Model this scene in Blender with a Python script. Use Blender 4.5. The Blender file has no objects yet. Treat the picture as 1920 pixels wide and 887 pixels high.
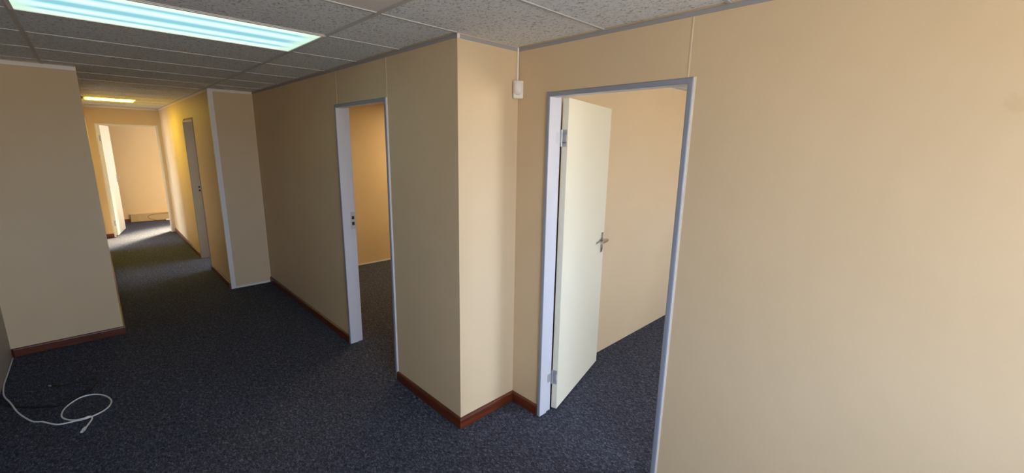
import bpy, bmesh, math, random
from mathutils import Vector, Matrix

random.seed(7)
SC = bpy.context.scene
COL = SC.collection

# ---------------------------------------------------------------- camera
YAW, PITCH, ROLL = [math.radians(v) for v in (44.4676, 11.9121, 0.9772)]
CAM_H = 1.766
F_PX = 796.6452
Fv = Vector((math.sin(YAW)*math.cos(PITCH), math.cos(YAW)*math.cos(PITCH), -math.sin(PITCH)))
R0 = Vector((math.cos(YAW), -math.sin(YAW), 0))
U0 = R0.cross(Fv)
Rv = math.cos(ROLL)*R0 + math.sin(ROLL)*U0
Uv = -math.sin(ROLL)*R0 + math.cos(ROLL)*U0
cam = bpy.data.cameras.new('camera')
cam.sensor_width = 36.0
cam.lens = F_PX*36.0/1920.0
cam.clip_start = 0.02
camo = bpy.data.objects.new('camera', cam)
COL.objects.link(camo)
camo.matrix_world = Matrix(((Rv.x, Uv.x, -Fv.x, 0), (Rv.y, Uv.y, -Fv.y, 0), (Rv.z, Uv.z, -Fv.z, CAM_H), (0, 0, 0, 1)))
SC.camera = camo

# ---------------------------------------------------------------- light: sky, sun, exposure
SKY_STRENGTH = 23.0
SUN_STRENGTH = 60.0
EXPOSURE = 0.0
LAMP_COOL = 1.75       # strength of the cool luminaire
LAMP_WARM = 18.0       # strength of the warm luminaires
LAMP_SIDE_FILL = 22.5       # strength of the unseen lamp added to light the side room
world = bpy.data.worlds.new('world')
SC.world = world
world.use_nodes = True
nt = world.node_tree
nt.nodes.clear()
tc = nt.nodes.new('ShaderNodeTexCoord')
sep = nt.nodes.new('ShaderNodeSeparateXYZ')
ramp = nt.nodes.new('ShaderNodeValToRGB')
ramp.color_ramp.elements[0].position = 0.49
ramp.color_ramp.elements[0].color = (0.78, 0.72, 0.65, 1)     # sunlit ground outside
ramp.color_ramp.elements[1].position = 0.51
ramp.color_ramp.elements[1].color = (0.76, 0.90, 1.14, 1)     # sky
mr = nt.nodes.new('ShaderNodeMapRange')
mr.inputs['From Min'].default_value = -1
bg = nt.nodes.new('ShaderNodeBackground')
bg.inputs['Strength'].default_value = SKY_STRENGTH
wo = nt.nodes.new('ShaderNodeOutputWorld')
nt.links.new(tc.outputs['Generated'], sep.inputs[0])
nt.links.new(sep.outputs['Z'], mr.inputs['Value'])
nt.links.new(mr.outputs[0], ramp.inputs[0])
nt.links.new(ramp.outputs[0], bg.inputs['Color'])
nt.links.new(bg.outputs[0], wo.inputs[0])

SUN_EL = math.radians(30)
SUN_H = Vector((-0.64, -0.77, 0)).normalized()
sun = bpy.data.lights.new('sun', 'SUN')
sun.energy = SUN_STRENGTH
sun.angle = math.radians(14)     # hazy sun
sun.color = (1.0, 0.82, 0.52)
suno = bpy.data.objects.new('sun', sun)
COL.objects.link(suno)
sd = SUN_H*math.cos(SUN_EL) + Vector((0, 0, -math.sin(SUN_EL)))
suno.rotation_euler = sd.to_track_quat('-Z', 'Y').to_euler()
suno.location = (3, 16, 6)

SC.view_settings.view_transform = 'Standard'
SC.view_settings.look = 'None'
SC.view_settings.gamma = 1.0
SC.view_settings.use_curve_mapping = False
SC.view_settings.exposure = EXPOSURE
SC.cycles.max_bounces = 12
SC.cycles.diffuse_bounces = 8
SC.cycles.glossy_bounces = 3
SC.cycles.transparent_max_bounces = 8
SC.cycles.sample_clamp_indirect = 6.0
SC.cycles.caustics_reflective = False
SC.cycles.caustics_refractive = False
SC.cycles.use_denoising = True


# ---------------------------------------------------------------- helpers: materials
def new_mat(name):
    m = bpy.data.materials.new(name)
    m.use_nodes = True
    n = m.node_tree
    b = n.nodes['Principled BSDF']
    return m, n, b


def plain(name, col, rough=0.5, metal=0.0, bump=0.0, bscale=200, spec=0.5, var=0.0):
    m, n, b = new_mat(name)
    b.inputs['Base Color'].default_value = (*col, 1)
    b.inputs['Roughness'].default_value = rough
    b.inputs['Metallic'].default_value = metal
    b.inputs['Specular IOR Level'].default_value = spec
    geo = n.nodes.new('ShaderNodeNewGeometry')
    if bump:
        no = n.nodes.new('ShaderNodeTexNoise')
        no.inputs['Scale'].default_value = bscale
        no.inputs['Detail'].default_value = 3
        n.links.new(geo.outputs['Position'], no.inputs['Vector'])
        bp = n.nodes.new('ShaderNodeBump')
        bp.inputs['Strength'].default_value = bump
        bp.inputs['Distance'].default_value = 0.002
        n.links.new(no.outputs['Fac'], bp.inputs['Height'])
        n.links.new(bp.outputs[0], b.inputs['Normal'])
    if var:
        no2 = n.nodes.new('ShaderNodeTexNoise')
        no2.inputs['Scale'].default_value = 9
        no2.inputs['Detail'].default_value = 4
        n.links.new(geo.outputs['Position'], no2.inputs['Vector'])
        mx = n.nodes.new('ShaderNodeMixRGB')
        mx.inputs[1].default_value = (*[c*(1-var) for c in col], 1)
        mx.inputs[2].default_value = (*[c*(1+var) for c in col], 1)
        n.links.new(no2.outputs['Fac'], mx.inputs[0])
        n.links.new(mx.outputs[0], b.inputs['Base Color'])
    return m


def wall_paint(name, col, marks=False):
    """matt cream emulsion: faint roller mottling, fine stipple"""
    m, n, b = new_mat(name)
    b.inputs['Roughness'].default_value = 0.55
    b.inputs['Specular IOR Level'].default_value = 0.3
    geo = n.nodes.new('ShaderNodeNewGeometry')
    mp = n.nodes.new('ShaderNodeMapping')
    mp.inputs['Scale'].default_value = (1.0, 1.0, 1.0)
    n.links.new(geo.outputs['Position'], mp.inputs['Vector'])
    no = n.nodes.new('ShaderNodeTexNoise')
    no.inputs['Scale'].default_value = 1.7
    no.inputs['Detail'].default_value = 5
    no.inputs['Roughness'].default_value = 0.55
    n.links.new(mp.outputs[0], no.inputs['Vector'])
    rp = n.nodes.new('ShaderNodeValToRGB')
    rp.color_ramp.elements[0].position = 0.35
    rp.color_ramp.elements[0].color = (col[0]*0.975, col[1]*0.97, col[2]*0.96, 1)
    rp.color_ramp.elements[1].position = 0.68
    rp.color_ramp.elements[1].color = (col[0]*1.02, col[1]*1.02, col[2]*1.025, 1)
    n.links.new(no.outputs['Fac'], rp.inputs[0])
    out = rp.outputs[0]
    if marks:
        # small old filler patch high on the wall, and two faint streaks
        sp = n.nodes.new('ShaderNodeVectorMath')
        sp.operation = 'DISTANCE'
        sp.inputs[1].default_value = (1.931, -0.102, 1.905)
        n.links.new(geo.outputs['Position'], sp.inputs[0])
        nn = n.nodes.new('ShaderNodeTexNoise')
        nn.inputs['Scale'].default_value = 24
        n.links.new(geo.outputs['Position'], nn.inputs['Vector'])
        ad = n.nodes.new('ShaderNodeMath')
        ad.operation = 'MULTIPLY_ADD'
        n.links.new(nn.outputs['Fac'], ad.inputs[0])
        ad.inputs[1].default_value = 0.08
        n.links.new(sp.outputs['Value'], ad.inputs[2])
        r2 = n.nodes.new('ShaderNodeMapRange')
        r2.inputs['From Min'].default_value = 0.052
        r2.inputs['From Max'].default_value = 0.070
        r2.inputs['To Min'].default_value = 0.35
        r2.inputs['To Max'].default_value = 0.0
        n.links.new(ad.outputs[0], r2.inputs['Value'])
        mx = n.nodes.new('ShaderNodeMixRGB')
        mx.inputs[2].default_value = (col[0]*0.80, col[1]*0.80, col[2]*0.68, 1)
        n.links.new(r2.outputs[0], mx.inputs[0])
        n.links.new(out, mx.inputs[1])
        out = mx.outputs[0]
    n.links.new(out, b.inputs['Base Color'])
    st = n.nodes.new('ShaderNodeTexNoise')
    st.inputs['Scale'].default_value = 420
    st.inputs['Detail'].default_value = 2
    n.links.new(geo.outputs['Position'], st.inputs['Vector'])
    bp = n.nodes.new('ShaderNodeBump')
    bp.inputs['Strength'].default_value = 0.12
    bp.inputs['Distance'].default_value = 0.001
    n.links.new(st.outputs['Fac'], bp.inputs['Height'])
    n.links.new(bp.outputs[0], b.inputs['Normal'])
    return m


def carpet_mat():
    m, n, b = new_mat('needlepunch_carpet')
    b.inputs['Roughness'].default_value = 0.95
    b.inputs['Specular IOR Level'].default_value = 0.12
    geo = n.nodes.new('ShaderNodeNewGeometry')
    mp = n.nodes.new('ShaderNodeMapping')
    mp.inputs['Scale'].default_value = (1.0, 0.55, 1.0)
    mp.inputs['Rotation'].default_value = (0, 0, 0.5)
    n.links.new(geo.outputs['Position'], mp.inputs['Vector'])
    a = n.nodes.new('ShaderNodeTexNoise')
    a.inputs['Scale'].default_value = 85
    a.inputs['Detail'].default_value = 6
    a.inputs['Roughness'].default_value = 0.75
    a.inputs['Distortion'].default_value = 1.2
    n.links.new(mp.outputs[0], a.inputs['Vector'])
    r = n.nodes.new('ShaderNodeValToRGB')
    e = r.color_ramp.elements
    e[0].position = 0.36
    e[0].color = (0.017, 0.019, 0.029, 1)
    e[1].position = 0.66
    e[1].color = (0.19, 0.205, 0.28, 1)
    k = e.new(0.52)
    k.color = (0.055, 0.060, 0.086, 1)
    n.links.new(a.outputs['Fac'], r.inputs[0])
    n.links.new(r.outputs[0], b.inputs['Base Color'])
    bp = n.nodes.new('ShaderNodeBump')
    bp.inputs['Strength'].default_value = 0.7
    bp.inputs['Distance'].default_value = 0.004
    n.links.new(a.outputs['Fac'], bp.inputs['Height'])
    n.links.new(bp.outputs[0], b.inputs['Normal'])
    return m


def tile_mat():
    """mineral-fibre tile: light grey board with scattered dark fissures"""
    m, n, b = new_mat('fissured_tile')
    b.inputs['Roughness'].default_value = 0.9
    b.inputs['Specular IOR Level'].default_value = 0.2
    geo = n.nodes.new('ShaderNodeNewGeometry')
    mp = n.nodes.new('ShaderNodeMapping')
    mp.inputs['Scale'].default_value = (1.0, 0.7, 1.0)
    n.links.new(geo.outputs['Position'], mp.inputs['Vector'])
    a = n.nodes.new('ShaderNodeTexNoise')
    a.inputs['Scale'].default_value = 95
    a.inputs['Detail'].default_value = 2.5
    a.inputs['Distortion'].default_value = 0.8
    n.links.new(mp.outputs[0], a.inputs['Vector'])
    r = n.nodes.new('ShaderNodeValToRGB')
    e = r.color_ramp.elements
    e[0].position = 0.33
    e[0].color = (0.40, 0.42, 0.43, 1)
    e[1].position = 0.45
    e[1].color = (0.74, 0.79, 0.85, 1)
    k = e.new(0.70)
    k.color = (0.80, 0.85, 0.91, 1)
    n.links.new(a.outputs['Fac'], r.inputs[0])
    f = n.nodes.new('ShaderNodeTexNoise')
    f.inputs['Scale'].default_value = 260
    f.inputs['Detail'].default_value = 2
    n.links.new(geo.outputs['Position'], f.inputs['Vector'])
    mx = n.nodes.new('ShaderNodeMixRGB')
    mx.blend_type = 'OVERLAY'
    mx.inputs[0].default_value = 0.45
    n.links.new(r.outputs[0], mx.inputs[1])
    n.links.new(f.outputs['Fac'], mx.inputs[2])
    n.links.new(mx.outputs[0], b.inputs['Base Color'])
    bp = n.nodes.new('ShaderNodeBump')
    bp.inputs['Strength'].default_value = 0.6
    bp.inputs['Distance'].default_value = 0.003
    n.links.new(r.outputs[0], bp.inputs['Height'])
    n.links.new(bp.outputs[0], b.inputs['Normal'])
    return m


def wood_mat(name, dark, light):
    m, n, b = new_mat(name)
    b.inputs['Roughness'].default_value = 0.38
    geo = n.nodes.new('ShaderNodeNewGeometry')
    mp = n.nodes.new('ShaderNodeMapping')
    mp.inputs['Scale'].default_value = (5, 5, 90)
    n.links.new(geo.outputs['Position'], mp.inputs['Vector'])
    no = n.nodes.new('ShaderNodeTexNoise')
    no.inputs['Scale'].default_value = 1.0
    no.inputs['Detail'].default_value = 6
    no.inputs['Roughness'].default_value = 0.65
    n.links.new(mp.outputs[0], no.inputs['Vector'])
    r = n.nodes.new('ShaderNodeValToRGB')
    r.color_ramp.elements[0].position = 0.32
    r.color_ramp.elements[0].color = (*dark, 1)
    r.color_ramp.elements[1].position = 0.7
    r.color_ramp.elements[1].color = (*light, 1)
    n.links.new(no.outputs['Fac'], r.inputs[0])
    n.links.new(r.outputs[0], b.inputs['Base Color'])
    bp = n.nodes.new('ShaderNodeBump')
    bp.inputs['Strength'].default_value = 0.15
    bp.inputs['Distance'].default_value = 0.001
    n.links.new(no.outputs['Fac'], bp.inputs['Height'])
    n.links.new(bp.outputs[0], b.inputs['Normal'])
    return m


def glass_mat():
    m = bpy.data.materials.new('window_glass')
    m.use_nodes = True
    n = m.node_tree
    n.nodes.clear()
    t = n.nodes.new('ShaderNodeBsdfTransparent')
    g = n.nodes.new('ShaderNodeBsdfGlossy')
    g.inputs['Roughness'].default_value = 0.02
    x = n.nodes.new('ShaderNodeMixShader')
    x.inputs[0].default_value = 0.06
    o = n.nodes.new('ShaderNodeOutputMaterial')
    n.links.new(t.outputs[0], x.inputs[1])
    n.links.new(g.outputs[0], x.inputs[2])
    n.links.new(x.outputs[0], o.inputs[0])
    return m


def diffuser_mat(name, base, tube, rim, strength, y_lo, y_hi, x_lo, x_hi):
    """glowing prismatic diffuser: two tubes run along x behind it, paler tray sides at the border"""
    m = bpy.data.materials.new(name)
    m.use_nodes = True
    n = m.node_tree
    n.nodes.clear()
    geo = n.nodes.new('ShaderNodeNewGeometry')
    sp = n.nodes.new('ShaderNodeSeparateXYZ')
    n.links.new(geo.outputs['Position'], sp.inputs[0])

    def rng(src, lo, hi):
        q = n.nodes.new('ShaderNodeMapRange')
        q.inputs['From Min'].default_value = lo
        q.inputs['From Max'].default_value = hi
        n.links.new(src, q.inputs['Value'])
        return q.outputs[0]
    v = rng(sp.outputs['Y'], y_lo, y_hi)
    u = rng(sp.outputs['X'], x_lo, x_hi)
    r = n.nodes.new('ShaderNodeValToRGB')
    r.color_ramp.interpolation = 'EASE'
    e = r.color_ramp.elements
    e[0].position = 0.0
    e[0].color = (*rim, 1)
    e[1].position = 1.0
    e[1].color = (*rim, 1)
    for pos, c in ((0.13, rim), (0.20, base), (0.34, tube), (0.48, base), (0.54, base), (0.67, tube), (0.80, base), (0.87, rim)):
        k = e.new(pos)
        k.color = (*c, 1)
    n.links.new(v, r.inputs[0])
    r2 = n.nodes.new('ShaderNodeValToRGB')
    r2.color_ramp.interpolation = 'EASE'
    e = r2.color_ramp.elements
    e[0].position = 0.0
    e[0].color = (1, 1, 1, 1)
    e[1].position = 1.0
    e[1].color = (1, 1, 1, 1)
    for pos, c in ((0.03, 0.9), (0.10, 0.0), (0.90, 0.0), (0.97, 0.9)):
        k = e.new(pos)
        k.color = (c, c, c, 1)
    n.links.new(u, r2.inputs[0])
    mx = n.nodes.new('ShaderNodeMixRGB')
    n.links.new(r2.outputs[0], mx.inputs[0])
    n.links.new(r.outputs[0], mx.inputs[1])
    mx.inputs[2].default_value = (*[0.8*c for c in rim], 1)
    em = n.nodes.new('ShaderNodeEmission')
    em.inputs['Strength'].default_value = strength
    n.links.new(mx.outputs[0], em.inputs[0])
    o = n.nodes.new('ShaderNodeOutputMaterial')
    n.links.new(em.outputs[0], o.inputs[0])
    return m


CREAM = (0.67, 0.53, 0.345)
M = {
    'wall': wall_paint('cream_wall_paint', CREAM),
    'wall_marked': wall_paint('cream_wall_paint_marked', CREAM, True),
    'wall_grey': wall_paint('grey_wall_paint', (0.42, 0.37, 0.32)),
    'carpet': carpet_mat(),
    'tile': tile_mat(),
    'smooth_panel': plain('smooth_ceiling_panel', (0.74, 0.73, 0.72), 0.6),
    'bar': plain('ceiling_bar_enamel', (0.50, 0.51, 0.52), 0.5),
    'plenum': plain('plenum_dark', (0.05, 0.05, 0.05), 0.9),
    'grey_trim': plain('grey_angle_trim', (0.34, 0.34, 0.36), 0.45),
    'white_trim': plain('white_angle_trim', (0.78, 0.76, 0.74), 0.4),
    'frame_tan': plain('tan_frame_enamel', (0.26, 0.23, 0.19), 0.4, var=0.04),
    'frame': plain('lilac_white_frame_enamel', (0.58, 0.59, 0.65), 0.35, var=0.04),
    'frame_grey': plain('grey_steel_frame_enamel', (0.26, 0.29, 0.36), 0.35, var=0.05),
    'leaf': plain('cream_door_paint', (0.80, 0.77, 0.62), 0.4, bump=0.05, bscale=120, var=0.02),
    'wood': wood_mat('varnished_meranti', (0.050, 0.010, 0.004), (0.165, 0.036, 0.011)),
    'chrome': plain('brushed_chrome', (0.62, 0.60, 0.58), 0.28, 1.0),
    'steel': plain('zinc_steel', (0.48, 0.49, 0.52), 0.5, 0.5),
    'dark': plain('dark_hole', (0.012, 0.012, 0.012), 0.8),
    'white_plastic': plain('white_plastic', (0.82, 0.80, 0.76), 0.4),
    'lens': plain('milky_lens', (0.78, 0.77, 0.75), 0.22),
    'white_cable': plain('white_cable_sheath', (0.74, 0.75, 0.76), 0.45),
    'clear_plug': plain('clear_plug_plastic', (0.70, 0.72, 0.74), 0.15),
    'black_cable': plain('black_cable_sheath', (0.008, 0.008, 0.009), 0.5),
    'beige_duct': plain('beige_trunking', (0.42, 0.32, 0.18), 0.5),
    'brown_cable': plain('brown_cable_sheath', (0.16, 0.10, 0.05), 0.5),
    'seam': plain('cream_joint_filler', (0.73, 0.60, 0.43), 0.5),
    'glass': glass_mat(),
    'caulk': plain('cream_caulk', (0.80, 0.72, 0.60), 0.5),
    'paper': plain('white_paper', (0.85, 0.84, 0.82), 0.7),
}


# ---------------------------------------------------------------- helpers: meshes
def add_box(bm, x0, x1, y0, y1, z0, z1):
    vs = [bm.verts.new(p) for p in ((x0, y0, z0), (x1, y0, z0), (x1, y1, z0), (x0, y1, z0),
                                    (x0, y0, z1), (x1, y0, z1), (x1, y1, z1), (x0, y1, z1))]
    for f in ((3, 2, 1, 0), (4, 5, 6, 7), (0, 1, 5, 4), (1, 2, 6, 5), (2, 3, 7, 6), (3, 0, 4, 7)):
        bm.faces.new([vs[i] for i in f])
    return vs


def add_prism(bm, pts0, pts1):
    """closed prism between two matching polygons"""
    a = [bm.verts.new(p) for p in pts0]
    b = [bm.verts.new(p) for p in pts1]
    k = len(a)
    bm.faces.new(a[::-1])
    bm.faces.new(b)
    for i in range(k):
        bm.faces.new((a[i], a[(i+1) % k], b[(i+1) % k], b[i]))


def add_cyl(bm, p0, p1, r0, r1=None, seg=16):
    r1 = r0 if r1 is None else r1
    p0, p1 = Vector(p0), Vector(p1)
    d = (p1-p0).normalized()
    s = d.orthogonal().normalized()
    t = d.cross(s)
    ring = lambda c, r: [c + r*(math.cos(2*math.pi*i/seg)*s + math.sin(2*math.pi*i/seg)*t) for i in range(seg)]
    add_prism(bm, ring(p0, r0), ring(p1, r1))


def catmull(pts, n=8):
    pts = [Vector(p) for p in pts]
    P = [2*pts[0]-pts[1]] + pts + [2*pts[-1]-pts[-2]]
    out = []
    for i in range(1, len(P)-2):
        for j in range(n):
            t = j/n
            a, b, c, d = P[i-1:i+3]
            out.append(0.5*((2*b) + (c-a)*t + (2*a-5*b+4*c-d)*t*t + (3*b-a-3*c+d)*t**3))
    out.append(pts[-1])
    return out


def add_tube(bm, pts, r, seg=8):
    n = len(pts)
    rings = []
    up = Vector((0, 0, 1))
    for i, p in enumerate(pts):
        d = (pts[min(i+1, n-1)] - pts[max(i-1, 0)]).normalized()
        s = d.cross(up)
        if s.length < 1e-3:
            s = d.cross(Vector((1, 0, 0)))
        s.normalize()
        t = s.cross(d)
        rings.append([bm.verts.new(p + r*(math.cos(2*math.pi*k/seg)*s + math.sin(2*math.pi*k/seg)*t)) for k in range(seg)])
    for a, b in zip(rings, rings[1:]):
        for k in range(seg):
            bm.faces.new((a[k], a[(k+1) % seg], b[(k+1) % seg], b[k]))
    bm.faces.new(rings[0][::-1])
    bm.faces.new(rings[-1])


def bevel(bm, w, seg=2):
    bmesh.ops.recalc_face_normals(bm, faces=bm.faces)
    ed = [e for e in bm.edges if len(e.link_faces) == 2 and e.calc_face_angle() > 0.5]
    bmesh.ops.bevel(bm, geom=ed, offset=w, segments=seg, profile=0.5, affect='EDGES', clamp_overlap=True)


def obj(name, bm, mat, parent=None, origin=None, smooth=False):
    bmesh.ops.recalc_face_normals(bm, faces=bm.faces)
    me = bpy.data.meshes.new(name)
    if origin is not None:
        bmesh.ops.translate(bm, verts=bm.verts, vec=-Vector(origin))
    bm.to_mesh(me)
    bm.free()
    me.materials.append(mat)
    if smooth:
        for p in me.polygons:
            p.use_smooth = True
    o = bpy.data.objects.new(name, me)
    COL.objects.link(o)
    if origin is not None:
        o.location = origin
    if parent is not None:
        o.parent = parent
        if origin is not None or parent.location.length > 0 or parent.rotation_euler.z:
            o.matrix_parent_inverse = Matrix.Identity(4)
    return o


def tag(o, label, cat=None, kind=None, group=None):
    o['label'] = label
    if cat:
        o['category'] = cat
    if kind:
        o['kind'] = kind
    if group:
        o['group'] = group
    return o


def empty(name, loc, rz=0.0):
    o = bpy.data.objects.new(name, None)
    COL.objects.link(o)
    o.location = loc
    o.rotation_euler = (0, 0, rz)
    o.empty_display_size = 0.1
    return o


# ---------------------------------------------------------------- the plan (metres)
ZC = 2.348            # underside of the ceiling grid
ZT = 2.50             # walls run on above the ceiling
A, B, C = 1.470, 1.931, 1.936        # middle wall, near wall, corner face
E_, P = 5.945, 1.031                 # end of the middle wall, passage wall
Q, R = 5.159, 0.008                  # left wall block
LW = -0.678                          # left wall
YB = -1.85                           # window wall behind the camera
YE = 10.65                           # end of the passage
YF = 12.48                           # far wall of the end room
XL = -3.30                           # outer wall of the room left of the passage
XO = 4.80                            # outer wall of the side rooms
T = 0.10
G = 0.6
TX = 1.0213                          # main ceiling runner
D1 = (0.846, 1.693)                  # door openings (outer frame edges)
D2 = (2.714, 3.565)
D3 = (7.100, 7.905)
D4 = (0.122, 0.985)
D5 = (9.30, 10.12)
DH = 2.077


def wall_along_y(bm, x0, x1, y0, y1, openings=()):
    """wall running in y; openings = (y0, y1, z0, z1)"""
    y = y0
    for (a, b, z0, z1) in sorted(openings):
        if a > y:
            add_box(bm, x0, x1, y, a, 0, ZT)
        if z0 > 0:
            add_box(bm, x0, x1, a, b, 0, z0)
        if z1 < ZT:
            add_box(bm, x0, x1, a, b, z1, ZT)
        y = b
    if y < y1:
        add_box(bm, x0, x1, y, y1, 0, ZT)


def wall_along_x(bm, x0, x1, y0, y1, openings=()):
    x = x0
    for (a, b, z0, z1) in sorted(openings):
        if a > x:
            add_box(bm, x, a, y0, y1, 0, ZT)
        if z0 > 0:
            add_box(bm, a, b, y0, y1, 0, z0)
        if z1 < ZT:
            add_box(bm, a, b, y0, y1, z1, ZT)
        x = b
    if x < x1:
        add_box(bm, x, x1, y0, y1, 0, ZT)


def struct(name, bm, mat, label, cat='wall'):
    return tag(obj(name, bm, mat), label, cat, 'structure')


# floor
bm = bmesh.new()
add_box(bm, XL-T, XO+T, YB-T, YF+T, -0.12, 0.0)
struct('floor', bm, M['carpet'], 'dark blue grey needlepunch carpet covering the whole floor', 'floor')

# walls
WIN_BACK = (LW+0.10, 1.05, 0.85, 2.15)
WIN_R3 = (7.2, 9.8, 0.85, 2.15)
WIN_L = (7.6, 10.3, 0.75, 2.2)
WIN_END = (1.75, 3.6, 0.85, 2.15)
WIN_R1B = (3.1, 4.5, 0.85, 2.15)

bm = bmesh.new()
wall_along_y(bm, B, B+T, YB, C, [(D1[0], D1[1], 0, DH)])
wall_near = struct('wall_near', bm, M['wall_marked'], 'long cream wall on the right with the wide open cream door in it')
bm = bmesh.new()
wall_along_x(bm, A, XO, C, C+T)
wall_corner = struct('wall_corner', bm, M['wall'], 'narrow bright cream wall face at the projecting corner below the alarm sensor')
bm = bmesh.new()
wall_along_y(bm, A, A+T, C+T, E_, [(D2[0], D2[1], 0, DH)])
wall_middle = struct('wall_middle', bm, M['wall'], 'shaded cream wall with the narrow open doorway into the yellow room')
bm = bmesh.new()
wall_along_x(bm, P, XO, E_, E_+T)
wall_return = struct('wall_return', bm, M['wall'], 'narrow brown shaded wall return edged in white trim at the passage mouth')
bm = bmesh.new()
wall_along_y(bm, P, P+T, E_+T, YE, [(D3[0], D3[1], 0, DH)])
wall_passage = struct('wall_passage', bm, M['wall'], 'yellow lit right wall of the far passage with a narrow doorway')
bm = bmesh.new()
wall_along_x(bm, XL, XO, YE, YE+T, [(D4[0], D4[1], 0, 2.05)])
struct('wall_end', bm, M['wall'], 'orange lit wall closing the passage around the farthest door')
bm = bmesh.new()
wall_along_x(bm, XL, R, Q, Q+T)
struct('wall_left_face', bm, M['wall'], 'broad shaded cream wall face at the left edge above the brown baseboard')
bm = bmesh.new()
wall_along_y(bm, R-T, R, Q+T, YE, [(D5[0], D5[1], 0, DH)])
struct('wall_passage_left', bm, M['wall'], 'left wall of the far passage seen edge on')
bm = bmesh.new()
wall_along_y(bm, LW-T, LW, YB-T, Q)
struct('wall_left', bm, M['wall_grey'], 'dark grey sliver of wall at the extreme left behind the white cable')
bm = bmesh.new()
wall_along_x(bm, LW, XO+T, YB-T, YB, [WIN_BACK, WIN_R1B])
struct('wall_back', bm, M['wall'], 'cream wall behind the viewer with the large windows')
bm = bmesh.new()
wall_along_y(bm, XO, XO+T, YB, YF+T, [WIN_R3])
struct('wall_outer', bm, M['wall'], 'outer cream wall of the side rooms with windows')
bm = bmesh.new()
wall_along_x(bm, XL, XO, YF, YF+T, [WIN_END])
wall_far = struct('wall_far', bm, M['wall'], 'sunny yellow wall of the end room seen through the farthest door')


bm = bmesh.new()
wall_along_y(bm, XL-T, XL, Q, YF+T, [WIN_L])
struct('wall_outer_left', bm, M['wall'], 'outer wall of the room left of the passage')


# windows
def window(n, axis, u0, u1, z0, z1, w0, w1, label, nu=2):
    """axis 'x': runs along x at y in [w0, w1]; axis 'y': runs along y at x in [w0, w1]"""
    mid = (w0+w1)/2

    def bx(bm, ua, ub, wa, wb, za, zb):
        if axis == 'x':
            add_box(bm, ua, ub, wa, wb, za, zb)
        else:
            add_box(bm, wa, wb, ua, ub, za, zb)
    root = empty('window_%d' % n, (0, 0, 0))
    tag(root, label, 'window', 'structure')
    bm = bmesh.new()
    fw = 0.045
    bx(bm, u0, u1, mid-.03, mid+.03, z0, z0+fw)
    bx(bm, u0, u1, mid-.03, mid+.03, z1-fw, z1)
    for i in range(nu+1):
        c = u0 + fw/2 + (u1-u0-fw)*i/nu
        bx(bm, c-fw/2, c+fw/2, mid-.028, mid+.028, z0+fw, z1-fw)
    obj('window_frame', bm, M['white_trim'], root)
    for i in range(nu):
        a = u0 + fw/2 + (u1-u0-fw)*i/nu + fw/2
        b = u0 + fw/2 + (u1-u0-fw)*(i+1)/nu - fw/2
        bm = bmesh.new()
        bx(bm, a, b, mid-.003, mid+.003, z0+fw, z1-fw)
        obj('pane', bm, M['glass'], root)
    # sky portal in the opening: guides the sampling of the daylight, gives no light of its own
    L = bpy.data.lights.new('window_portal', 'AREA')
    L.shape = 'RECTANGLE'
    L.size, L.size_y = (u1-u0), (z1-z0)
    L.cycles.is_portal = True
    lo = bpy.data.objects.new('window_portal', L)
    lo['kind'] = 'helper'
    COL.objects.link(lo)
    return lo


def aim(lo, loc, d):
    lo.location = loc
    lo.rotation_euler = Vector(d).to_track_quat('-Z', 'Z').to_euler()


w = window(1, 'x', *WIN_BACK[:2], *WIN_BACK[2:], YB-T, YB, 'wide white framed window behind the viewer', 3)
aim(w, ((WIN_BACK[0]+WIN_BACK[1])/2, YB-T-.01, 1.5), (0, 1, 0))
w = window(2, 'y', *WIN_R3[:2], *WIN_R3[2:], XO, XO+T, 'white framed window of the side room off the passage', 2)
aim(w, (XO+T+.01, (WIN_R3[0]+WIN_R3[1])/2, 1.5), (-1, 0, 0))
w = window(3, 'x', *WIN_END[:2], *WIN_END[2:], YF, YF+T, 'white framed sunny window of the end room', 2)
aim(w, ((WIN_END[0]+WIN_END[1])/2, YF+T+.01, 1.5), (0, -1, 0))
w = window(4, 'x', *WIN_R1B[:2], *WIN_R1B[2:], YB-T, YB, 'white framed window in the back wall of the room behind the cream door', 2)
aim(w, ((WIN_R1B[0]+WIN_R1B[1])/2, YB-T-.01, 1.5), (0, 1, 0))

w = window(5, 'y', *WIN_L[:2], *WIN_L[2:], XL-T, XL, 'white framed window of the room left of the passage', 2)
aim(w, (XL-T-.01, (WIN_L[0]+WIN_L[1])/2, 1.5), (1, 0, 0))

# ---------------------------------------------------------------- ceiling
bm = bmesh.new()
add_box(bm, XL-T, XO+T, YB-T, YF+T, ZT, ZT+0.12)
ceiling = struct('ceiling', bm, M['plenum'], 'suspended grid ceiling of grey speckled mineral tiles', 'ceiling')

TB = ZC + 0.004       # tile underside


def xrange_at(y):
    if y < C:
        return LW, B
    if y < Q:
        return LW, A
    if y < E_:
        return R, A
    return R, P


LIGHT1 = (TX-2*G, TX, C+G, C+2*G)
LIGHT2 = (0.035, 0.60, C+11*G, C+12*G)
AIR = (TX-2*G, TX, C-G, C)
tile_cache = {}


def tile(x0, x1, y0, y1, mat='tile'):
    key = (round(x1-x0, 3), round(y1-y0, 3), mat)
    if key not in tile_cache:
        bm = bmesh.new()
        add_box(bm, 0, x1-x0, 0, y1-y0, 0, 0.015)
        bmesh.ops.recalc_face_normals(bm, faces=bm.faces)
        me = bpy.data.meshes.new('ceiling_tile')
        bm.to_mesh(me)
        bm.free()
        me.materials.append(M[mat])
        tile_cache[key] = me
    o = bpy.data.objects.new('ceiling_tile', tile_cache[key])
    COL.objects.link(o)
    o.location = (x0, y0, TB)
    o.parent = ceiling
    return o


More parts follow.
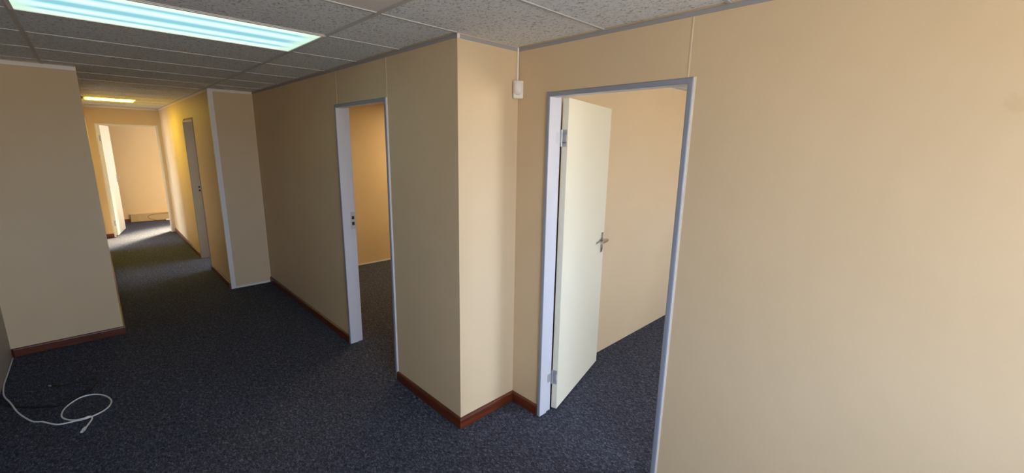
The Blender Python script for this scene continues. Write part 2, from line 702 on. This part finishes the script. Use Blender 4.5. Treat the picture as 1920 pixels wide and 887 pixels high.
cols = [TX-4*G, TX-2*G, TX, TX+2*G]
GAP = 0.004
rows = []
k = -8
while C + k*G < YE:
    rows.append((max(YB, C+k*G), min(YE, C+(k+1)*G)))
    k += 1
for (y0, y1) in rows:
    lo, hi = xrange_at((y0+y1)/2)
    lo2, hi2 = min(lo, xrange_at(y0+.01)[0]), max(hi, xrange_at(y0+.01)[1])
    for c0, c1 in zip(cols, cols[1:]):
        a, b = max(c0, lo2), min(c1, hi2)
        if b-a < 0.03:
            continue
        for L in (LIGHT1, LIGHT2, AIR):
            if L[0] < (a+b)/2 < L[1] and L[2] < (y0+y1)/2 < L[3]:
                if L is LIGHT2:
                    tile(L[1]+.006, b-GAP, y0+GAP, y1-GAP)
                if L is AIR:
                    tile(a+GAP, b-GAP, y0+GAP, y1-GAP, 'smooth_panel')
                break
        else:
            g0 = 0.0 if y0 > Q-G else (0.010 if a == lo2 else GAP)
            g1 = 0.010 if b == hi2 else GAP
            tile(a+g0, b-g1, y0+GAP, y1-GAP)
# grid bars
for k, (y0, y1) in enumerate(rows):
    lo, hi = xrange_at(y0+0.001)
    lo = min(lo, xrange_at(y0-0.05)[0])
    bm = bmesh.new()
    add_box(bm, lo, hi, y0-.008, y0+.008, ZC, TB)
    o = obj('cross_bar', bm, M['bar'], ceiling)
for x, ya, yb in ((TX-2*G, YB, Q), (TX, YB, YE), ):
    bm = bmesh.new()
    add_box(bm, x-.010, x+.010, ya, yb, ZC-.001, TB)
    obj('main_runner', bm, M['bar'], ceiling)

# plain tile boards over the side rooms
for n, (x0, x1, y0, y1, lab) in enumerate((
        (B+T, XO, YB, C, 'grey ceiling of the room behind the wide cream door'),
        (A+T, XO, C+T, E_, 'pale ceiling of the yellow side room'),
        (P+T, XO, E_+T, YE, 'ceiling of the side room off the passage'),
        (XL, R-T, Q+T, YE, 'ceiling of the room left of the passage'),
        (XL, XO, YE+T, YF, 'ceiling of the sunny end room'))):
    bm = bmesh.new()
    add_box(bm, x0, x1, y0, y1, TB, TB+.03)
    struct('ceiling.%03d' % (n+1), bm, M['tile'], lab, 'ceiling')

# round air diffuser in the smooth panel above the near end
root = empty('air_diffuser', ((AIR[0]+AIR[1])/2+.14, (AIR[2]+AIR[3])/2, TB))
tag(root, 'round smooth grey ceiling air diffuser cut by the top edge of the picture', 'air vent')
for nm, r0, r1, z0, z1 in (('outer_ring', .275, .255, 0.0, -.012), ('cone', .235, .20, 0.0, -.018), ('centre_disc', .13, .12, 0.0, -.022)):
    bm = bmesh.new()
    add_cyl(bm, (0, 0, z0), (0, 0, z1), r0, r1, 48)
    bevel(bm, .004)
    obj(nm, bm, M['smooth_panel'], root)


# luminaires
def luminaire(name, x0, x1, y0, y1, dm, label):
    root = empty(name, (x0, y0, ZC))
    tag(root, label, 'ceiling light')
    lx, ly, w = x1-x0, y1-y0, 0.016
    bm = bmesh.new()
    add_box(bm, 0, lx, 0, w, -.003, .006)
    add_box(bm, 0, lx, ly-w, ly, -.003, .006)
    add_box(bm, 0, w, w, ly-w, -.003, .006)
    add_box(bm, lx-w, lx, w, ly-w, -.003, .006)
    obj('frame', bm, M['white_trim'], root)
    bm = bmesh.new()
    add_box(bm, w, lx-w, w, ly-w, .001, .004)
    obj('diffuser', bm, dm, root)
    bm = bmesh.new()
    add_box(bm, .01, lx-.01, .01, ly-.01, .008, .09)
    obj('housing', bm, M['white_trim'], root)
    return root


cool = diffuser_mat('cool_diffuser', (0.18, 0.37, 0.41), (0.52, 0.84, 0.98), (0.50, 0.70, 0.56), LAMP_COOL,
                    LIGHT1[2], LIGHT1[3], LIGHT1[0], LIGHT1[1])
luminaire('ceiling_light', *LIGHT1, cool, 'large recessed ceiling light with bluish glowing diffuser at upper left')
warm = diffuser_mat('warm_diffuser', (1.0, 0.78, 0.055), (1.15, 0.92, 0.07), (1.0, 0.74, 0.05), LAMP_WARM,
                    LIGHT2[2], LIGHT2[3], LIGHT2[0], LIGHT2[1])
luminaire('ceiling_light', *LIGHT2, warm, 'small yellow glowing ceiling light far down the passage')

FILL_LIGHT = (3.40, 4.60, 4.60, 5.20)  # unseen lamp, added to give the side room its yellow light
side_fill = diffuser_mat('side_room_fill_diffuser', (1.0, 0.74, 0.40), (1.1, 0.86, 0.50), (1.0, 0.70, 0.36), LAMP_SIDE_FILL,
                     FILL_LIGHT[2], FILL_LIGHT[3], FILL_LIGHT[0], FILL_LIGHT[1])
luminaire('ceiling_light', *FILL_LIGHT, side_fill, 'unseen yellow fill light added inside the side room of the middle doorway')

# ---------------------------------------------------------------- trims
trim_n = 0


def trim(x0, x1, y0, y1, z0, z1, mat, label, bv=0.001):
    global trim_n
    trim_n += 1
    bm = bmesh.new()
    add_box(bm, x0, x1, y0, y1, z0, z1)
    bevel(bm, bv, 1)
    return tag(obj('trim_%d' % trim_n, bm, M[mat]), label, 'trim', 'structure')


TH = 0.022
trim(B-.0025, B, YB, C, ZC-TH, ZC, 'grey_trim', 'grey metal angle along the ceiling above the wide cream door')
trim(A-.0025, B-.0025, C-.0025, C, ZC-TH, ZC, 'grey_trim', 'pale grey metal angle along the ceiling over the bright corner face')
trim(A-.0025, A, C, E_, ZC-TH, ZC, 'grey_trim', 'dark grey metal angle along the ceiling over the shaded middle wall')
trim(A-.003, A+.014, C-.0045, C-.0025, ZC-TH-.001, ZC-.001, 'white_trim', 'tiny white cap on the ceiling angle at the projecting corner')
trim(LW, R, Q-.004, Q, ZC-.030, ZC-.002, 'white_trim', 'white strip along the top of the left wall face')
trim(P-.004, A-.003, E_-.004, E_, ZC-.026, ZC, 'white_trim', 'white strip along the top of the narrow wall return')
trim(P-.004, P+.044, E_-.005, E_+.030, 0, ZC-.026, 'white_trim', 'white vertical corner strip on the narrow wall return')
trim(P+.044, A-.016, E_-.005, E_, 0, .022, 'white_trim', 'white strip along the foot of the narrow wall return')
trim(P-.0025, P, E_+.03, YE, ZC-.026, ZC, 'white_trim', 'pale strip along the top of the yellow passage wall')
trim(R, P-.0025, YE-.0025, YE, ZC-.026, ZC, 'white_trim', 'pale strip along the top of the orange end wall')
trim(B+T, XO, C-.0025, C, ZC-TH, ZC, 'grey_trim', 'grey angle at the ceiling inside the room behind the cream door')
trim(A+T, XO, E_-.006, E_, 0, .020, 'white_trim', 'thin white strip at the foot of the yellow room wall')

# vertical board joints
for wall, x, y, z0, z1 in ((wall_near, B, 0.878, DH, ZC-TH), (wall_middle, A, 3.520, DH, ZC-TH), (wall_middle, A, 2.712, DH, ZC-TH)):
    bm = bmesh.new()
    add_box(bm, x-.0015, x+.002, y-.004, y+.004, z0, z1)
    bevel(bm, .0008, 1)
    obj('board_joint', bm, M['seam'] if wall is wall_near else M['wall'], wall)
bm = bmesh.new()
add_box(bm, .405, .413, YF-.0015, YF+.002, .07, ZC)
obj('board_joint', bm, M['wall'], wall_far)

# ---------------------------------------------------------------- baseboards
BH, BT = 0.072, 0.016


def baseboard(name, p0, p1, nrm, label, e0=0, e1=0):
    """p0->p1 along the wall foot, nrm points into the room; e = +1 outer mitre, -1 inner mitre, 0 square"""
    p0, p1, nrm = Vector((*p0, 0)), Vector((*p1, 0)), Vector((*nrm, 0))
    d = (p1-p0).normalized()
    prof = ((0, 0.001), (BT, 0.001), (BT, BH-.012), (BT-.003, BH-.004), (BT-.008, BH), (0, BH))
    a = [p0 - d*e0*q + nrm*q + Vector((0, 0, z)) for q, z in prof]
    b = [p1 + d*e1*q + nrm*q + Vector((0, 0, z)) for q, z in prof]
    bm = bmesh.new()
    add_prism(bm, a, b)
    return tag(obj(name, bm, M['wood']), label, 'baseboard', 'structure')


baseboard('baseboard_near', (B, C), (B, D1[1]+.002), (-1, 0), 'short red brown baseboard between the corner and the cream door', -1, 0)
baseboard('baseboard_near_right', (B, D1[0]-.002), (B, YB), (-1, 0), 'red brown baseboard under the long right wall', 0, -1)
baseboard('baseboard_corner', (A, C), (B, C), (0, -1), 'red brown baseboard below the bright corner face', 1, -1)
baseboard('baseboard_middle', (A, D2[0]-.002), (A, C), (-1, 0), 'red brown baseboard between the middle doorway and the corner', 0, 1)
baseboard('baseboard_middle_far', (A, E_), (A, D2[1]+.002), (-1, 0), 'dark brown baseboard running left of the middle doorway', -1, 0)
baseboard('baseboard_left', (LW, Q), (R, Q), (0, -1), 'brown baseboard below the left wall face', -1, 1)
baseboard('baseboard_passage', (P, D3[0]-.002), (P, E_+.03), (-1, 0), 'dark baseboard below the yellow passage wall beside the white corner strip', 0, 0)
baseboard('baseboard_passage_far', (P, YE), (P, D3[1]+.002), (-1, 0), 'red brown baseboard of the passage beyond its doorway', -1, 0)
baseboard('baseboard_passage_left', (R, Q), (R, D5[0]-.002), (1, 0), 'baseboard of the left passage wall seen edge on', 1, 0)
baseboard('baseboard_end', (R, YE), (D4[0]-.002, YE), (0, -1), 'short red baseboard left of the farthest door', -1, 0)
baseboard('baseboard_far', (XL, YF), (.445, YF), (0, -1), 'brown baseboard in the sunny end room', 0, 0)


# ---------------------------------------------------------------- doors
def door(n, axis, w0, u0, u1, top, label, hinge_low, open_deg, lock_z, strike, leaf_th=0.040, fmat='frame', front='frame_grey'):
    """steel frame set in a wall whose near face is at w0; the leaf hangs on the far side (w0 + T).
    axis 'y': the wall runs along y (u = y, w = x); axis 'x': u = x, w = y.  hinge_low: hinge at u0 (else u1)"""
    def mp(u, w_, z):
        return Vector((w0+w_, u, z)) if axis == 'y' else Vector((u, w0+w_, z))
    root = empty('door_%d' % n, mp((u0+u1)/2, 0, 0))
    org = root.location.copy()
    tag(root, label, 'door', 'structure')
    prof = ((0, -.008), (.004, -.012), (.023, -.012), (.027, -.008), (.027, .058), (.018, .058), (.018, T+.006), (0, T+.006))
    bm = bmesh.new()
    # one continuous pressed section, mitred at the two head corners
    loops = [[bm.verts.new(q) for q in pts] for pts in (
        [mp(u0+a, b, 0) for a, b in prof], [mp(u0+a, b, top-a) for a, b in prof],
        [mp(u1-a, b, top-a) for a, b in prof], [mp(u1-a, b, 0) for a, b in prof])]
    kk = len(prof)
    for la, lb in zip(loops, loops[1:]):
        for i in range(kk):
            bm.faces.new((la[i], la[(i+1) % kk], lb[(i+1) % kk], lb[i]))
    bm.faces.new(loops[0][::-1])
    bm.faces.new(loops[-1])
    bmesh.ops.translate(bm, verts=bm.verts, vec=-org)
    bevel(bm, .0018, 2)
    fr = obj('door_frame', bm, M[fmat], root)
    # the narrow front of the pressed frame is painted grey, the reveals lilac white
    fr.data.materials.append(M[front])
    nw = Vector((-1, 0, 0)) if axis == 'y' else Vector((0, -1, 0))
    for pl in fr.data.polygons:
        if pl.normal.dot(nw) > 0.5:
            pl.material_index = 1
    # caulk line round the frame on the near side
    bm = bmesh.new()
    for ua, ub in ((u0-.006, u0), (u1, u1+.006)):
        add_prism(bm, [mp(ua, -.002, .08), mp(ub, -.002, .08), mp(ub, .004, .08), mp(ua, .004, .08)],
                  [mp(ua, -.002, top), mp(ub, -.002, top), mp(ub, .004, top), mp(ua, .004, top)])
    bmesh.ops.translate(bm, verts=bm.verts, vec=-org)
    obj('caulk_line', bm, M['caulk'], root)
    if strike:
        us = (u1 if hinge_low else u0)
        sg = -1 if hinge_low else 1
        f0 = us + sg*.018
        bm = bmesh.new()
        for (wa, wb, za, zb, d) in ((.062, .102, lock_z-.075, lock_z+.075, .0015),):
            pts = [mp(f0, wa, za), mp(f0, wb, za), mp(f0, wb, zb), mp(f0, wa, zb)]
            add_prism(bm, pts, [p + (mp(f0+sg*d, 0, 0)-mp(f0, 0, 0)) for p in pts])
        bmesh.ops.translate(bm, verts=bm.verts, vec=-org)
        sp = obj('strike_plate', bm, M['steel'] if fmat == 'frame' else M[fmat], fr)
        bm = bmesh.new()
        for (za, zb) in ((lock_z+.012, lock_z+.038), (lock_z-.040, lock_z-.012)):
            pts = [mp(f0, .072, za), mp(f0, .094, za), mp(f0, .094, zb), mp(f0, .072, zb)]
            add_prism(bm, pts, [p + (mp(f0+sg*.0022, 0, 0)-mp(f0, 0, 0)) for p in pts])
        bmesh.ops.translate(bm, verts=bm.verts, vec=-org)
        obj('latch_hole', bm, M['dark'], fr)
    # the leaf: local x = along the leaf from the hinge, local y = thickness
    uh = (u0+.020) if hinge_low else (u1-.020)
    piv = mp(uh, T+.012, 0)
    Wd = (u1-u0) - 0.044
    lf = bpy.data.objects.new
    bm = bmesh.new()
    z0, z1 = .012, top-.022
    if axis == 'y':
        # closed direction: from hinge along -u (hinge at u1) or +u
        base_ang = math.radians(90 if hinge_low else -90)
        sgn = -1 if hinge_low else 1
    else:
        base_ang = math.radians(0 if hinge_low else 180)
        sgn = 1 if hinge_low else -1
    ang = base_ang + sgn*math.radians(open_deg)
    # the leaf body lies on the near (frame) side of the pivot line when closed
    ys = (0, leaf_th) if (sgn < 0) else (-leaf_th, 0)
    add_box(bm, .006, Wd, ys[0], ys[1], z0, z1)
    bevel(bm, .002, 2)
    leaf = obj('door_leaf', bm, M['leaf'], root)
    leaf.location = piv - org
    leaf.rotation_euler = (0, 0, ang)
    # lever handle on both faces, with a tall back plate
    for side in (0, 1):
        yf = ys[side]
        s = -1 if side == 0 else 1
        hx = Wd - 0.055
        bm = bmesh.new()
        add_box(bm, hx-.019, hx+.019, min(yf, yf+s*.007), max(yf, yf+s*.007), lock_z-.100, lock_z+.055)
        bevel(bm, .003, 2)
        add_cyl(bm, (hx, yf+s*.006, lock_z), (hx, yf+s*.048, lock_z), .011, .010, 16)
        pts = catmull([(hx+.010, yf+s*.046, lock_z), (hx-.02, yf+s*.050, lock_z+.001), (hx-.07, yf+s*.048, lock_z-.002), (hx-.115, yf+s*.044, lock_z-.006)], 6)
        add_tube(bm, pts, .0095, 10)
        obj('door_handle', bm, M['chrome'], leaf)
        bm = bmesh.new()
        add_cyl(bm, (hx, yf+s*.006, lock_z-.072), (hx, yf+s*.0078, lock_z-.072), .006, .006, 12)
        add_box(bm, hx-.0025, hx+.0025, min(yf+s*.006, yf+s*.0078), max(yf+s*.006, yf+s*.0078), lock_z-.090, lock_z-.072)
        obj('keyhole', bm, M['dark'], leaf)
    # two butt hinges: knuckle on the pivot, one leaf plate on the door edge, one on the frame
    for hz in (0.245, top-0.255):
        bm = bmesh.new()
        yo = ys[1] if sgn > 0 else ys[0]
        add_cyl(bm, (-.001, 0.002*(-sgn), hz-.05), (-.001, 0.002*(-sgn), hz-.022), .0065, .0065, 12)
        add_cyl(bm, (-.001, 0.002*(-sgn), hz-.021), (-.001, 0.002*(-sgn), hz+.021), .0065, .0065, 12)
        add_cyl(bm, (-.001, 0.002*(-sgn), hz+.022), (-.001, 0.002*(-sgn), hz+.05), .0065, .0065, 12)
        y1 = -sgn*.034
        for za, zb in ((hz-.05, hz-.022), (hz+.022, hz+.05)):
            add_box(bm, .0042, .0062, min(0, y1), max(0, y1), za, zb)
        add_box(bm, .0042, .0062, min(-sgn*.004, -sgn*.030), max(-sgn*.004, -sgn*.030), hz-.03, hz+.03)
        obj('hinge', bm, M['steel'], leaf)
        # hinge plate on the frame
        bm = bmesh.new()
        uf = (u0+.018) if hinge_low else (u1-.018)
        sg = 1 if hinge_low else -1
        pts = [mp(uf, T-.036, hz-.03), mp(uf, T+.010, hz-.03), mp(uf, T+.010, hz+.03), mp(uf, T-.036, hz+.03)]
        add_prism(bm, pts, [q + (mp(uf+sg*.002, 0, 0)-mp(uf, 0, 0)) for q in pts])
        bmesh.ops.translate(bm, verts=bm.verts, vec=-org)
        obj('hinge_plate', bm, M['steel'], fr)
    return root


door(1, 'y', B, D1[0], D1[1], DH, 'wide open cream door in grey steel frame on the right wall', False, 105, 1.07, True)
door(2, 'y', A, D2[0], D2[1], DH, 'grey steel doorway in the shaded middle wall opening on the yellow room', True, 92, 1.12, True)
door(3, 'y', P, D3[0], D3[1], DH-.02, 'narrow looking doorway in the yellow passage wall', True, 95, 1.07, True, fmat='frame_tan', front='frame_tan')
door(4, 'x', YE, D4[0], D4[1], 2.05, 'farthest door at the end of the passage with its white leaf open', True, 80, 1.05, True, fmat='white_trim', front='white_trim')

# plain cased opening in the left passage wall
root = empty('door_5', (R, (D5[0]+D5[1])/2, 0))
tag(root, 'open white cased doorway at the far left end of the passage', 'door', 'structure')
bm = bmesh.new()
for a, b in ((D5[0], D5[0]+.03), (D5[1]-.03, D5[1])):
    add_box(bm, R-T-.006, R+.008, a, b, 0, DH)
add_box(bm, R-T-.006, R+.008, D5[0]+.03, D5[1]-.03, DH-.03, DH)
bmesh.ops.translate(bm, verts=bm.verts, vec=-root.location)
obj('door_frame', bm, M['white_trim'], root)

# ---------------------------------------------------------------- alarm sensor in the corner
root = empty('motion_sensor', (B-.028, C-.028, 2.052), math.radians(-45))
tag(root, 'small white motion alarm sensor mounted in the wall corner near the ceiling', 'sensor')
bm = bmesh.new()
add_box(bm, -.031, .031, -.014, .022, 0, .104)
bevel(bm, .008, 3)
obj('sensor_body', bm, M['white_plastic'], root, smooth=False)
bm = bmesh.new()
# bulging lens: half cylinder with rounded foot
nu, nv = 14, 14
grid = []
for j in range(nv+1):
    t = j/nv
    z = .018 + .074*t
    rz = min(1.0, math.sqrt(max(0.0, 1-(1-min(t/.38, 1.0))**2)))
    row = []
    for i in range(nu+1):
        a = math.pi*i/nu
        row.append(bm.verts.new((-.027*math.cos(a)*max(rz, .05), -.013 - .019*math.sin(a)*rz, z)))
    grid.append(row)
for j in range(nv):
    for i in range(nu):
        bm.faces.new((grid[j][i], grid[j][i+1], grid[j+1][i+1], grid[j+1][i]))
bm.faces.new(grid[nv])
obj('sensor_lens', bm, M['lens'], root, smooth=False)
bm = bmesh.new()
add_box(bm, B-.018, B-.006, C-.010, C-.0025, 2.150, ZC-.001)
bevel(bm, .002, 2)
tag(obj('cable_conduit', bm, M['white_plastic']), 'thin white conduit dropping from the ceiling corner to the alarm sensor', 'conduit')


# ---------------------------------------------------------------- cables on the carpet
def flat(pts, z):
    return [(x, y, z) for x, y in pts]


root = empty('network_cable', (-.25, 3.75, 0))
tag(root, 'loose white network cable coiled in one loop on the dark carpet', 'cable')
zc = .0048
pts = [(LW+.007, 5.10, .012), (LW+.007, 4.80, .010), (LW+.008, 4.55, .010), (-.652, 4.36, .010), (-.609, 4.198, zc+.010), (-.560, 4.016, zc), (-.49, 3.838, zc), (-.445, 3.79, zc),
       (-.41, 3.735, zc), (-.368, 3.680, zc), (-.296, 3.657, zc), (-.228, 3.639, zc+.004), (-.150, 3.685, zc+.004), (-.120, 3.795, zc),
       (-.150, 3.910, zc), (-.208, 3.983, zc), (-.275, 3.991, zc), (-.335, 3.915, zc), (-.358, 3.826, zc), (-.350, 3.750, zc), (-.309, 3.684, zc),
       (-.262, 3.650, zc+.004), (-.226, 3.640, zc+.011), (-.216, 3.605, zc+.006), (-.238, 3.545, zc), (-.247, 3.520, zc)]
o = Vector(root.location)
bm = bmesh.new()
add_tube(bm, [p-o for p in catmull(pts, 8)], .0046, 10)
obj('cable_sheath', bm, M['white_cable'], root, smooth=True)
bm = bmesh.new()
d = Vector((-.247+.238, 3.520-3.545, 0)).normalized()
p0 = Vector((-.246, 3.525, .0065)) - o
s = Vector((-d.y, d.x, 0))


def blk(bm, a, b, w0, w1, h0, h1):
    q = lambda c, w_, h_: [c - s*w_ - Vector((0, 0, h_)), c + s*w_ - Vector((0, 0, h_)), c + s*w_ + Vector((0, 0, h_)), c - s*w_ + Vector((0, 0, h_))]
    add_prism(bm, q(a, w0, h0), q(b, w1, h1))


blk(bm, p0-d*.002, p0+d*.030, .0055, .0075, .005, .006)
obj('strain_boot', bm, M['white_cable'], root)
bm = bmesh.new()
blk(bm, p0+d*.030, p0+d*.052, .0062, .0062, .0045, .0045)
blk(bm, p0+d*.034, p0+d*.050, .0022, .0022, .0064, .0055)
obj('plug', bm, M['clear_plug'], root)

root = empty('black_cable', (-.38, 4.15, 0))
tag(root, 'thin black cable lying in a curve behind the white cable', 'cable')
o = Vector(root.location)
pts = [(LW+.02, 4.30, .009), (-.63, 4.20, .0045), (-.582, 4.130, .0045), (-.52, 4.06, .0045), (-.453, 4.012, .0045), (-.385, 3.965, .0045), (-.326, 3.965, .015), (-.27, 4.005, .014), (-.225, 4.08, .0045),
       (-.193, 4.176, .0045), (-.185, 4.235, .0045), (-.205, 4.262, .0045), (-.277, 4.273, .0045), (-.34, 4.285, .0045), (-.395, 4.305, .0045)]
bm = bmesh.new()
add_tube(bm, [p-o for p in catmull(pts, 8)], .0050, 10)
obj('cable_sheath', bm, M['black_cable'], root, smooth=True)
bm = bmesh.new()
a, b = Vector((-.393, 4.305, .006))-o, Vector((-.422, 4.33, .006))-o
add_cyl(bm, a, b, .0055, .0055, 12)
obj('plug_body', bm, M['black_cable'], root)
bm = bmesh.new()
add_cyl(bm, b, b+(b-a).normalized()*.022, .0048, .0044, 12)
obj('plug_tip', bm, M['steel'], root)

# ---------------------------------------------------------------- end room: trunking and what lies by it
root = empty('cable_trunking', (.45, YF-.03, 0))
tag(root, 'low beige cable trunking along the foot of the end room wall', 'trunking')
bm = bmesh.new()
add_box(bm, 0, 2.2, -.03, .028, 0.002, .168)
bevel(bm, .004, 2)
obj('trunking_body', bm, M['beige_duct'], root)
bm = bmesh.new()
add_box(bm, .004, 2.19, -.034, -.028, .156, .163)
obj('trunking_lid_edge', bm, M['beige_duct'], root)
bm = bmesh.new()
pts = [(1.30, YF-.066, .150), (.92, YF-.066, .145), (.78, YF-.066, .125), (.75, YF-.068, .075), (.87, YF-.10, .012), (.95, YF-.16, .006), (1.02, YF-.13, .006), (1.06, YF-.14, .03)]
add_tube(bm, catmull(pts, 8), .005, 8)
tag(obj('wall_cable', bm, M['brown_cable'], smooth=True), 'thin looped cable hanging over the beige trunking in the end room', 'cable')
bm = bmesh.new()
add_box(bm, 1.04, 1.20, YF-.20, YF-.13, .0, .035)
bevel(bm, .008, 2)
tag(obj('plug_box', bm, M['white_plastic']), 'small white plug box on the floor beside the beige trunking', 'plug')
